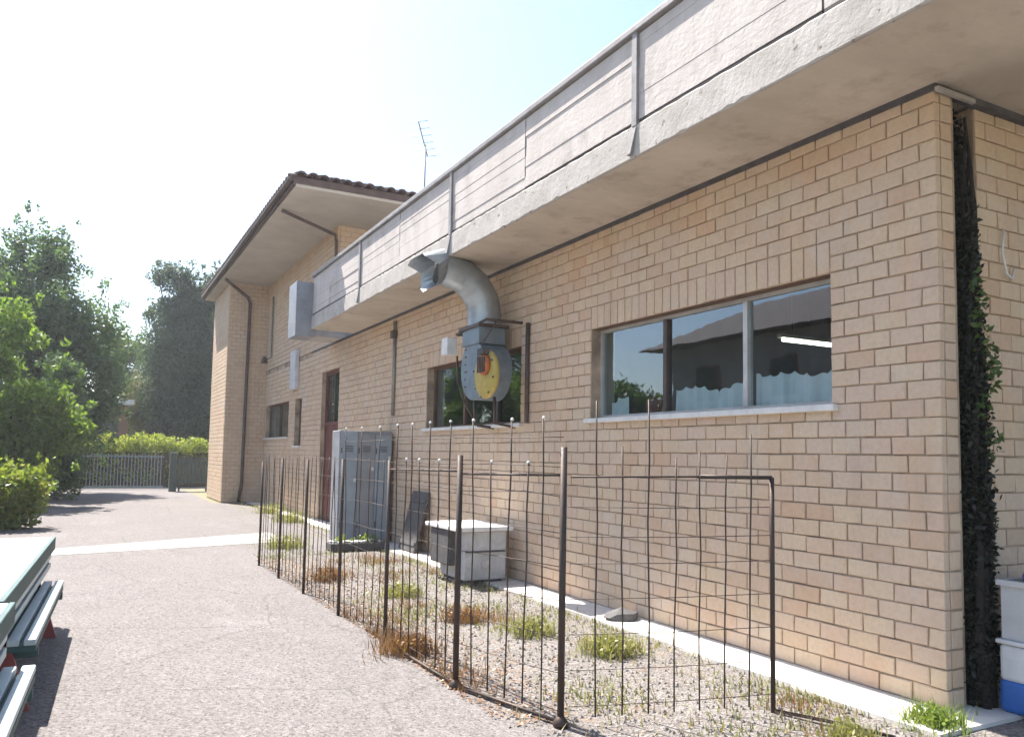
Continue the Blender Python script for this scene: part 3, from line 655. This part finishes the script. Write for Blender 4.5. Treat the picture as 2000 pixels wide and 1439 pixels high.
link('foliage', np_mesh('foliage', leaves([(3.8, 12.9, .17, .2, .12, .09), (4.2, 12.92, .17, .2, .12, .09)], 220, .07), 4, 'weed_green'), pt)

# ------------------------------------------------------------------ picnic tables on the left, one behind the other
def table(cy, hl, sl_, label):
    t = thing('picnic_table', label, 'table', 'picnic tables along the left road edge'); t.location = (-.32 + (cy - 6.5) * .02, cy, 0); t.rotation_euler = (0, 0, rad(-2.2))
    for k in range(6): MB().bbox((-.165 * k - .16, -hl, .735), (-.165 * k - .002, hl, .775), .006).build('top_plank', 'white_paint', t)
    MB().bbox((.0, -hl, .665), (.03, hl, .778), .005).build('apron', 'table_green', t)
    for k, m in enumerate(('slat_glare', 'slat_glare', 'slat_glare')): MB().bbox((-.095 + .088 * k, -sl_, .415), (-.095 + .088 * k + .064, sl_, .452), .006).build('seat_plank', m, t)
    for k in range(3): MB().bbox((-1.2 - .088 * k, -sl_, .415), (-1.2 - .088 * k + .064, sl_, .452), .006).build('seat_plank', 'slat_glare', t)
    MB().box((-.035, -hl + .03, .47), (-.015, hl - .03, .664)).build('skirt', 'table_green', t)
    for zz in (.50, .585): MB().bbox((-.014, -hl + .03, zz), (.004, hl - .03, zz + .05), .004).build('side_slat', 'slat_glare', t)
    MB().box((-.10, -sl_ + .02, .375), (.145, sl_ - .02, .41)).build('seat_board', 'table_green', t)
    for yy in (-sl_ + .16, sl_ - .16):
        MB().bbox((-1.4, yy - .03, .315), (.15, yy + .03, .374), .006).build('bearer', 'table_green', t)
        MB().bbox((-.98, yy - .03, .66), (-.02, yy + .03, .733), .006).build('bearer', 'table_green', t)
        for x0_, x1_ in ((-.12, .08), (-.86, -1.1)):
            MB().prism([(x0_ - .045, yy - .075, .66), (x0_ + .045, yy - .075, .66), (x1_ + .045, yy - .075, 0.0), (x1_ - .045, yy - .075, 0.0)], (0, .044, 0)).build('leg', 'leg_red', t)
table(6.85, 1.75, 1.2, 'picnic table with white top and green edge beside the road, farther of the two')
table(3.75, 1.3, 1.25, 'picnic table in the lower left corner, nearer of the two')

# ------------------------------------------------------------------ bucket, tub and bundle beside the corner
bk = thing('storage_box', 'white box with blue lower half standing on the ground by the vine corner', 'box')
MB().bbox((5.24, 2.66, .03), (5.80, 3.12, .235), .03).build('lower_band', 'blue_plastic', bk)
MB().bbox((5.245, 2.665, .225), (5.795, 3.115, .455), .025).build('upper_band', 'white_plastic', bk)
MB().bbox((5.23, 2.65, .456), (5.81, 3.13, .485), .01).build('lid', 'white_plastic', bk)
tu = MB()
for (x0_, y0_, x1_, y1_) in ((5.26, 2.68, 5.80, 2.70), (5.26, 3.08, 5.80, 3.10), (5.26, 2.70, 5.28, 3.08), (5.78, 2.70, 5.80, 3.08)): tu.box((x0_, y0_, .50), (x1_, y1_, .86))
tu.box((5.26, 2.68, .488), (5.80, 3.10, .5))
for (x0_, y0_, x1_, y1_) in ((5.24, 2.66, 5.82, 2.68), (5.24, 3.10, 5.82, 3.12), (5.24, 2.68, 5.26, 3.10), (5.80, 2.68, 5.82, 3.10)): tu.box((x0_, y0_, .825), (x1_, y1_, .86))
tu = tu.build('plastic_tub', 'tub_grey'); tag(tu, 'pale grey plastic tub resting on the blue and white box', 'tub')
bd = MB(); r = random.Random(4)
prof = [(0, 0), (.12, .01), (.15, .06), (.12, .13), (.05, .18), (0, .19)]
bd.lathe(prof, (5.42, 2.80, .60), 16); bd.v = [(x + r.uniform(-.02, .02), y + r.uniform(-.02, .02), z + r.uniform(-.02, .02) + .0) for x, y, z in bd.v]
bo = bd.build('cloth_bundle', 'purple_cloth'); bo.location = (0, .08, .22); tag(bo, 'small crumpled purple cloth lying on the grey tub', 'cloth')
cu = thing('plastic_bottle', 'white plastic bottle with pale cap standing in the grey tub', 'bottle')
MB().lathe([(0, 0), (.05, 0), (.055, .02), (.055, .38), (.03, .45), (.02, .47), (.0, .47)], (5.62, 2.82, .54), 16).build('body', 'white_paint', cu)
MB().lathe([(.024, 0), (.06, .01), (.06, .05), (.0, .055)], (5.62, 2.82, 1.01), 16).build('cap', 'pipe_white', cu)

# ------------------------------------------------------------------ climbing vine in the corner recess
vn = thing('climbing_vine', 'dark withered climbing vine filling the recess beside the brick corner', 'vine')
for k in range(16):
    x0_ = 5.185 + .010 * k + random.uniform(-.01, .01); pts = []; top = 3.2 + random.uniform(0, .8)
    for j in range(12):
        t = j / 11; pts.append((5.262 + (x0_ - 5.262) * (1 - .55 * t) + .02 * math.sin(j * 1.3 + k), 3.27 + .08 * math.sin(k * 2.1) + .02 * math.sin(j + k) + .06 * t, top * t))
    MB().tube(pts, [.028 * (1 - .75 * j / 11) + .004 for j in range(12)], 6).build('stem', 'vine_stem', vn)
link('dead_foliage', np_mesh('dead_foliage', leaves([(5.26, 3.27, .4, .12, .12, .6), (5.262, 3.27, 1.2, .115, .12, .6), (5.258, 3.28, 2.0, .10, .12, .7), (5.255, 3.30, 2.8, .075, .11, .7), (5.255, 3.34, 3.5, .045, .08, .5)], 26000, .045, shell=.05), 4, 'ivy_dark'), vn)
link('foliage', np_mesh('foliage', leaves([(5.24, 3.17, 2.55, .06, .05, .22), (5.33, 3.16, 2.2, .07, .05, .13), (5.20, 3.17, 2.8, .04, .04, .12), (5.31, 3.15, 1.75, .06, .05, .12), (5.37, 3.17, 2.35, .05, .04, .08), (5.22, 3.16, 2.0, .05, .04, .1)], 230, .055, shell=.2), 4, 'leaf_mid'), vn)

# ------------------------------------------------------------------ weeds and litter
def weed(x, y, s, n, m, label, lf=.06):
    t = thing('weed', label, 'plant'); s *= .8; hb = s * .42; n = int(n * .55); lf *= .75
    b = [(x + random.uniform(-.5, .5) * s, y + random.uniform(-.5, .5) * s, .02 + hb * .5, s * .4, s * .4, hb * .6) for _ in range(5)]
    link('foliage', np_mesh('foliage', leaves(b, n, lf, up=.1), 4, m), t)
    P = np.stack([x + rng.normal(size=n) * s * .4, y + rng.normal(size=n) * s * .4, np.full(n, .006)], 1)
    stuff(link('blades', np_mesh('blades', blades(np.concatenate([P, P + rng.normal(size=P.shape) * np.array([s * .25, s * .25, 0])]), s * .6, .004, .9), 3, m, 3), t)); return t
weed(3.62, 6.35, .34, 420, 'weed_yellow', 'yellow green weed behind the mesh gate, nearer the grey cabinet')
weed(3.85, 5.45, .36, 520, 'weed_yellow', 'yellow green weed in the middle of the soil behind the gate')
weed(4.62, 3.15, .26, 520, 'weed_green', 'bright green weed growing at the foot of the brick corner')
weed(3.95, 3.20, .22, 260, 'weed_yellow', 'small green weed at the bottom edge right of the gate post', .05)
weed(3.3, 7.1, .30, 420, 'dry_rust', 'rust coloured dry weed in front of the pale cabinet')
weed(2.35, 6.15, .34, 520, 'dry_rust', 'rust coloured dry weed at the foot of the fence')
weed(2.75, 10.0, .36, 420, 'dry_rust', 'brown dry weed behind the far fence posts')
weed(3.25, 8.6, .36, 360, 'weed_yellow', 'low pale weed left of the pale cabinet')
weed(3.0, 13.6, .5, 420, 'weed_yellow', 'pale weed at the far end of the fence')
weed(4.2, 18.6, .6, 420, 'weed_yellow', 'pale grass tuft at the foot of the far house wall')
weed(4.35, 21.5, .6, 420, 'weed_yellow', 'grass tuft beside the far house wall under the small window')
def scatter(name, label, cat, n, fn, m, h, wd):
    P = np.array([fn() for _ in range(n)]); o = link(name, np_mesh(name, blades(P, h, wd, .9), 3, m, 3)); tag(o, label, cat); stuff(o)
U = random.uniform
scatter('dry_grass', 'dry straw grass scattered over the soil by the fence', 'grass', 1100, lambda: (U(2.3, 4.45), 3.4 + 9.5 * random.random() ** 1.3, .005), 'dry_straw', .07, .005)
scatter('green_grass', 'short green grass blades along the concrete path edge', 'grass', 1500, lambda: (4.38 + random.gauss(0, .09), U(2.6, 25), .006), 'weed_yellow', .07, .005)
def clump():
    cx_, cy_ = random.choice(CL); return (min(4.4, max(2.35, cx_ + random.gauss(0, .16))), cy_ + random.gauss(0, .2), .005)
CL = [(U(2.5, 4.4), 2.6 + 10.5 * random.random() ** 1.2) for _ in range(38)]
scatter('low_weeds', 'low patchy weeds spread over the soil behind the fence', 'weeds', 3800, clump, 'weed_low', .05, .006)
CL2 = [(U(2.3, 4.3), 3.0 + 9 * random.random()) for _ in range(22)]
scatter('withered_weeds', 'withered brown weeds spread between the fence and the wall', 'weeds', 2600, lambda: (lambda c: (max(2.3, c[0] + random.gauss(0, .12)), c[1] + random.gauss(0, .15), .005))(random.choice(CL2)), 'dry_rust', .09, .004)
def litter(n, fn, size, m, name, label):
    P = np.array([fn() for _ in range(n)]); th = rng.random(n) * 6.283; a = np.stack([np.cos(th), np.sin(th), rng.normal(size=n) * .3], 1); t = np.stack([-np.sin(th), np.cos(th), rng.normal(size=n) * .3], 1)
    L = size * (.5 + rng.random(n))[:, None]; V = np.stack([P - a * L, P + t * L * .5, P + a * L, P - t * L * .5], 1).reshape(-1, 3); V[:, 2] = np.maximum(V[:, 2], .012)
    o = link(name, np_mesh(name, V, 4, m)); tag(o, label, 'leaves'); stuff(o)
litter(3400, lambda: (2.25 + abs(random.gauss(0, .38)), 4.2 + 8.0 * random.random(), .02), .014, 'dry_rust', 'fallen_leaves', 'rust brown fallen leaves lying along the fence foot')
pv = MB(); r = random.Random(11)
for k in range(2600):
    x, y = r.uniform(2.3, 4.5), 2.4 + 8 * r.random() ** 1.6; s = r.uniform(.006, .02)
    pv.add([(x - s, y - s * .6, .003), (x + s, y - s * .8, .003), (x + s * .7, y + s, .003), (x - s * .9, y + s * .8, .003), (x, y, .004 + s * .9)], [(0, 1, 4), (1, 2, 4), (2, 3, 4), (3, 0, 4)])
gv = pv.build('gravel', 'gravel_grey'); tag(gv, 'loose pale gravel on the soil behind the fence', 'gravel'); stuff(gv)
rk = link('rock', rock(33, .14)); rk.data.materials.clear(); rk.data.materials.append(MATS['crate_dark']); rk.location = (4.7, 6.45, .06); tag(rk, 'dark stone lying on the concrete path by the brick wall', 'stone')

# ------------------------------------------------------------------ trees, shrubs, hedge
def tree(name, label, base, trunk_h, blobs, n, size, m, cat='tree', group=None, r0=.16, limbs=7, k=1., **kw):
    base = (base[0] * k, base[1] * k); trunk_h *= k; blobs = [(b[0] * k, b[1] * k, 1.6 + (b[2] - 1.6) * k, b[3] * k, b[4] * k, b[5] * k) for b in blobs]
    t = thing(name, label, cat, group); bx_, by_ = base; tr = MB(); top = np.mean([b[:3] for b in blobs], 0)
    mid = Vector((bx_ + random.uniform(-.1, .1), by_, trunk_h)); tr.tube([(bx_, by_, -.05), (bx_ + .03, by_, trunk_h * .5), mid, (top[0], top[1], top[2])], [r0 * 1.25, r0, r0 * .8, r0 * .35], 9)
    for b in random.sample([q for q in blobs if q[3] > .25 * k] or blobs, limbs):
        c = Vector(b[:3]); tr.tube([mid, mid.lerp(c, .5) + Vector((0, 0, .15)), c, c + (c - mid).normalized() * b[5] * .6], [r0 * .5, r0 * .33, r0 * .2, r0 * .06], 6)
    tr.build('trunk', 'bark', t)
    link('crown', np_mesh('crown', leaves(blobs, n, size, **kw), 4, m), t); return t
def lumps(cx, cy, cz, rx, ry, rz, k, s, seed):
    r = random.Random(seed); out = []
    for _ in range(k // 2):
        d = Vector((r.gauss(0, 1), r.gauss(0, 1), r.gauss(.3, 1))).normalized() * r.uniform(1.0, 1.3); q = s * r.uniform(.18, .36); out.append((cx + d.x * (rx + s * .5), cy + d.y * (ry + s * .5), cz + d.z * (rz + s * .5), q, q, q * 1.5))
    for _ in range(k):
        d = Vector((r.gauss(0, 1), r.gauss(0, 1), r.gauss(0, 1))).normalized() * r.uniform(.45, 1.0); q = s * r.uniform(.6, 1.25)
        out.append((cx + d.x * rx, cy + d.y * ry, cz + d.z * rz, q, q, q * r.uniform(.75, 1.3)))
    return out
GT = 'trees beyond the gate'
tree('broadleaf_tree', 'tall broadleaf tree with airy dark green crown at the left edge', (-1.9, 33), 2.6,
     lumps(-2.2, 33, 6.0, 1.9, 2.0, 2.6, 60, .62, 1) + lumps(-.2, 33.2, 4.7, 1.25, 1.4, 2.8, 56, .5, 2) + lumps(-1.8, 33, 8.7, 1.0, .9, 1.35, 26, .42, 3) + lumps(-4.2, 33, 6.0, 1.4, 1.2, 2.8, 34, .6, 31) + lumps(-1.2, 32.6, 2.6, 1.6, 1.0, 1.4, 30, .5, 32) + [(-2.0, 33, 6.3, 1.7, 1.5, 2.6), (-.3, 33.2, 4.6, 1.1, 1.1, 2.4)], 68000, .14, 'leaf_dark', group=GT, droop=.5, shell=.05)
tree('evergreen_tree', 'dense dark evergreen tree next to the far house corner', (4.1, 37.5), 1.3,
     lumps(3.85, 37.5, 5.1, 1.8, 1.4, 3.6, 110, .62, 4) + lumps(3.0, 37.3, 8.9, .7, .6, .9, 16, .42, 5) + lumps(5.0, 37.5, 8.7, .9, .7, 1.0, 20, .42, 6) + [(3.9, 37.5, 5.1, 1.9, 1.4, 3.7)] * 3, 110000, .17, 'leaf_deep', group=GT, k=1.24, droop=.6, shell=.05)
tree('flowering_tree', 'small pale tree with pinkish leaves between the two dark trees', (2.15, 38.5), 1.0,
     lumps(2.1, 38.5, 3.7, .85, .8, 1.4, 34, .36, 8) + lumps(2.8, 38.8, 2.7, .8, .6, 1.1, 22, .36, 9), 20000, .10, 'leaf_pale', group=GT, k=1.24, shell=.15, r0=.07)
tree('slender_tree', 'mid green tree top showing between the broadleaf and evergreen crowns', (1.4, 42), 2,
     lumps(1.6, 42, 4.9, 1.5, 1, 2.9, 64, .5, 12), 30000, .13, 'leaf_mid', group=GT, k=1.24, shell=.1, r0=.12)
tree('oleander_shrub', 'tall bright green shrub at the left road side', (-2.0, 25.5), .8,
     lumps(-2.4, 25.5, 3.4, 1.35, 1.0, 2.0, 40, .48, 14) + lumps(-.8, 25.3, 2.3, .65, .8, 1.1, 28, .36, 15) + lumps(-1.9, 25.6, 1.4, 1.4, .8, .9, 26, .42, 16), 26000, .15, 'leaf_bright', 'shrub', r0=.07, shell=.15)
tree('laurel_shrub', 'dark shady shrub under the left trees beside the gate', (-.8, 28.5), .4,
     lumps(-1.0, 28.4, 1.3, .75, .8, 1.3, 34, .4, 17) + lumps(-.75, 28.7, 3.2, .55, .6, 1.3, 22, .36, 18), 22000, .11, 'leaf_dark', 'shrub', r0=.06, shell=.1)
tree('low_bush', 'low rounded yellow green bush beyond the picnic tables', (-1.7, 18.6), .25,
     lumps(-1.3, 18.6, .70, .68, .6, .5, 40, .28, 20) + lumps(-2.9, 18.8, .8, .9, .6, .55, 30, .3, 21) + lumps(-1.35, 18.6, .28, .55, .5, .12, 26, .24, 22) + lumps(-2.8, 18.8, .3, .8, .5, .12, 26, .24, 23), 16000, .11, 'leaf_yellow', 'shrub', r0=.04, shell=.15)
fw = link('distant_woods', np_mesh('distant_woods', leaves([(x + U(-1, 1), 85 + U(-3, 3), U(1.0, 4.5), 2.2, 2.0, 1.9) for x in np.arange(-60, 40, 1.1) for _ in range(2)], 40000, .5, shell=.2), 4, 'leaf_dark')); tag(fw, 'far line of dark woods along the horizon', 'woods'); stuff(fw)
hd = thing('hedge', 'clipped yellow green hedge running behind the white gate', 'hedge')
hbl = [(x + U(-.15, .15), 37.6 + U(-.25, .25), z + U(-.12, .15), .32, .36, .34) for x in np.arange(-3.5, 7.0, .30) for z in (.45, 1.0, 1.6, 1.9)]
link('foliage', np_mesh('foliage', leaves(hbl, 30000, .11, shell=.15), 4, 'leaf_hedge'), hd)
MB().box((-1.6, 37.45, 0), (7.0, 37.75, 1.5)).build('core', 'bark', hd)
for i, (x, y, h, r_, lb) in enumerate(((-6.5, 44, 9, 2.2, 'left tree hidden mostly behind the broadleaf tree'), (-10.5, 36, 10, 2.6, 'round tree far left of the road'), (-2.5, 52, 7, 2.2, 'distant tree right behind the broadleaf tree'), (7.0, 58, 7.5, 2.4, 'distant tree behind the dark evergreen'), (3.0, 64, 6.0, 2.4, 'farthest low tree beyond the hedge'), (-9, 27, 5.2, 1.9, 'broad tree left of the road beside the opposite house'))):
    tree('distant_tree', lb, (x, y), h * .3, lumps(x, y, h * .6, r_ * .8, r_ * .8, h * .3, 16, r_ * .42, 40 + i), 8000, .24, 'leaf_mid' if i % 2 else 'leaf_dark', group=GT, shell=.3)

# ------------------------------------------------------------------ gate at the end of the road
gt = thing('metal_gate', 'pale metal bar gate closing the end of the road', 'gate')
for k in range(26): rod_ = MB().box((-.35 + k * .122, 35.6, .06), (-.35 + k * .122 + .028, 35.628, 1.42)).build('bar', 'gate_paint', gt)
for z in (.08, 1.30): MB().box((-.42, 35.629, z), (2.82, 35.66, z + .05)).build('rail', 'gate_paint', gt)
tag(MB().bbox((2.86, 33.4, 0), (3.12, 33.7, 1.5), .015).build('gate_post', 'gate_dark'), 'dark square gate post left of the far house', 'post')
tag(MB().bbox((-.62, 35.5, 0), (-.44, 35.75, 1.55), .012).build('gate_post', 'gate_dark'), 'slim dark gate post half hidden by the left shrubs', 'post')
dg = thing('dark_fence', 'short dark fence panel between the gate post and the far house', 'fence')
for k in range(9): MB().box((3.16 + k * .125, 33.5, .30), (3.16 + k * .125 + .10, 33.53, 1.34)).build('board', 'gate_dark', dg)
MB().box((3.14, 33.531, .4), (4.3, 33.56, .48)).build('rail', 'gate_dark', dg); MB().box((3.14, 33.531, 1.1), (4.3, 33.56, 1.18)).build('rail', 'gate_dark', dg); MB().box((3.2, 33.56, 0), (3.26, 33.62, 1.3)).build('post', 'gate_dark', dg); MB().box((4.2, 33.56, 0), (4.26, 33.62, 1.3)).build('post', 'gate_dark', dg)
sheet('sunlit_strip', [(-3, 36.5), (7, 36.5), (7, 37.1), (-3, 37.1)], .008, 'concrete_path')  # pale strip of ground beyond the gate, sunlight put into its colour

# ------------------------------------------------------------------ far house and the house across the road
fh = thing('far_house', 'distant low house with brown wall and pale roof edge beyond the hedge', 'house')
MB().box((-2.5, 43.8, 0), (1.7, 47, 3.75)).build('wall', 'brown_wall', fh)
MB().box((-2.8, 43.3, 3.8), (1.95, 47.4, 4.05)).build('roof', 'pipe_white', fh)
for x in (-1.0, .4):
    wv = MB().box((x, 43.74, 1.6), (x + .9, 43.799, 3.0)).build('window', 'gate_dark', fh); MB().box((x + .08, 43.72, 1.68), (x + .82, 43.739, 2.92)).build('pane', 'glass_dark', fh)
oh = thing('opposite_house', 'two storey house across the road, mirrored dark in the large window', 'house')
MB().box((-20, 8, 0), (-12, 27, 6.3)).build('wall', 'house_plaster', oh)
orf = MB(); orf.add([(-21, 7, 6.3), (-11, 7, 6.3), (-11, 28, 6.3), (-21, 28, 6.3), (-16, 9.5, 8.6), (-16, 25.5, 8.6)], [(0, 1, 4), (1, 2, 5, 4), (2, 3, 5), (3, 0, 4, 5), (3, 2, 1, 0)]); orf.build('roof', 'roof_tile', oh)
for y in (9.5, 13, 16.5, 20, 24):
    for z in (1.0, 4.0):
        MB().box((-12, y, z), (-11.95, y + 1.2, z + 1.4)).build('window', 'wood_frame', oh); MB().box((-11.95, y + .08, z + .08), (-11.93, y + 1.12, z + 1.32)).build('pane', 'glass_dark', oh)

# ------------------------------------------------------------------ added haze volume, lifts the blacks like veiling lens glare
hz = MB().box((-152, -102, -1.0), (152, 182, 16.0)).build('haze', 'mortar'); stuff(hz); tag(hz, 'thin added haze filling the whole place, standing in for lens glare', 'haze')
hm, hn_, hp = newmat('glare_haze'); hn_.nodes.remove(hp)
pv_ = hn_.nodes.new('ShaderNodeVolumePrincipled'); pv_.inputs['Color'].default_value = (.93, .96, 1, 1); pv_.inputs['Density'].default_value = .0009; pv_.inputs['Anisotropy'].default_value = .35
hn_.links.new(pv_.outputs[0], hn_.nodes['Material Output'].inputs['Volume'])
hz.data.materials.clear(); hz.data.materials.append(hm)
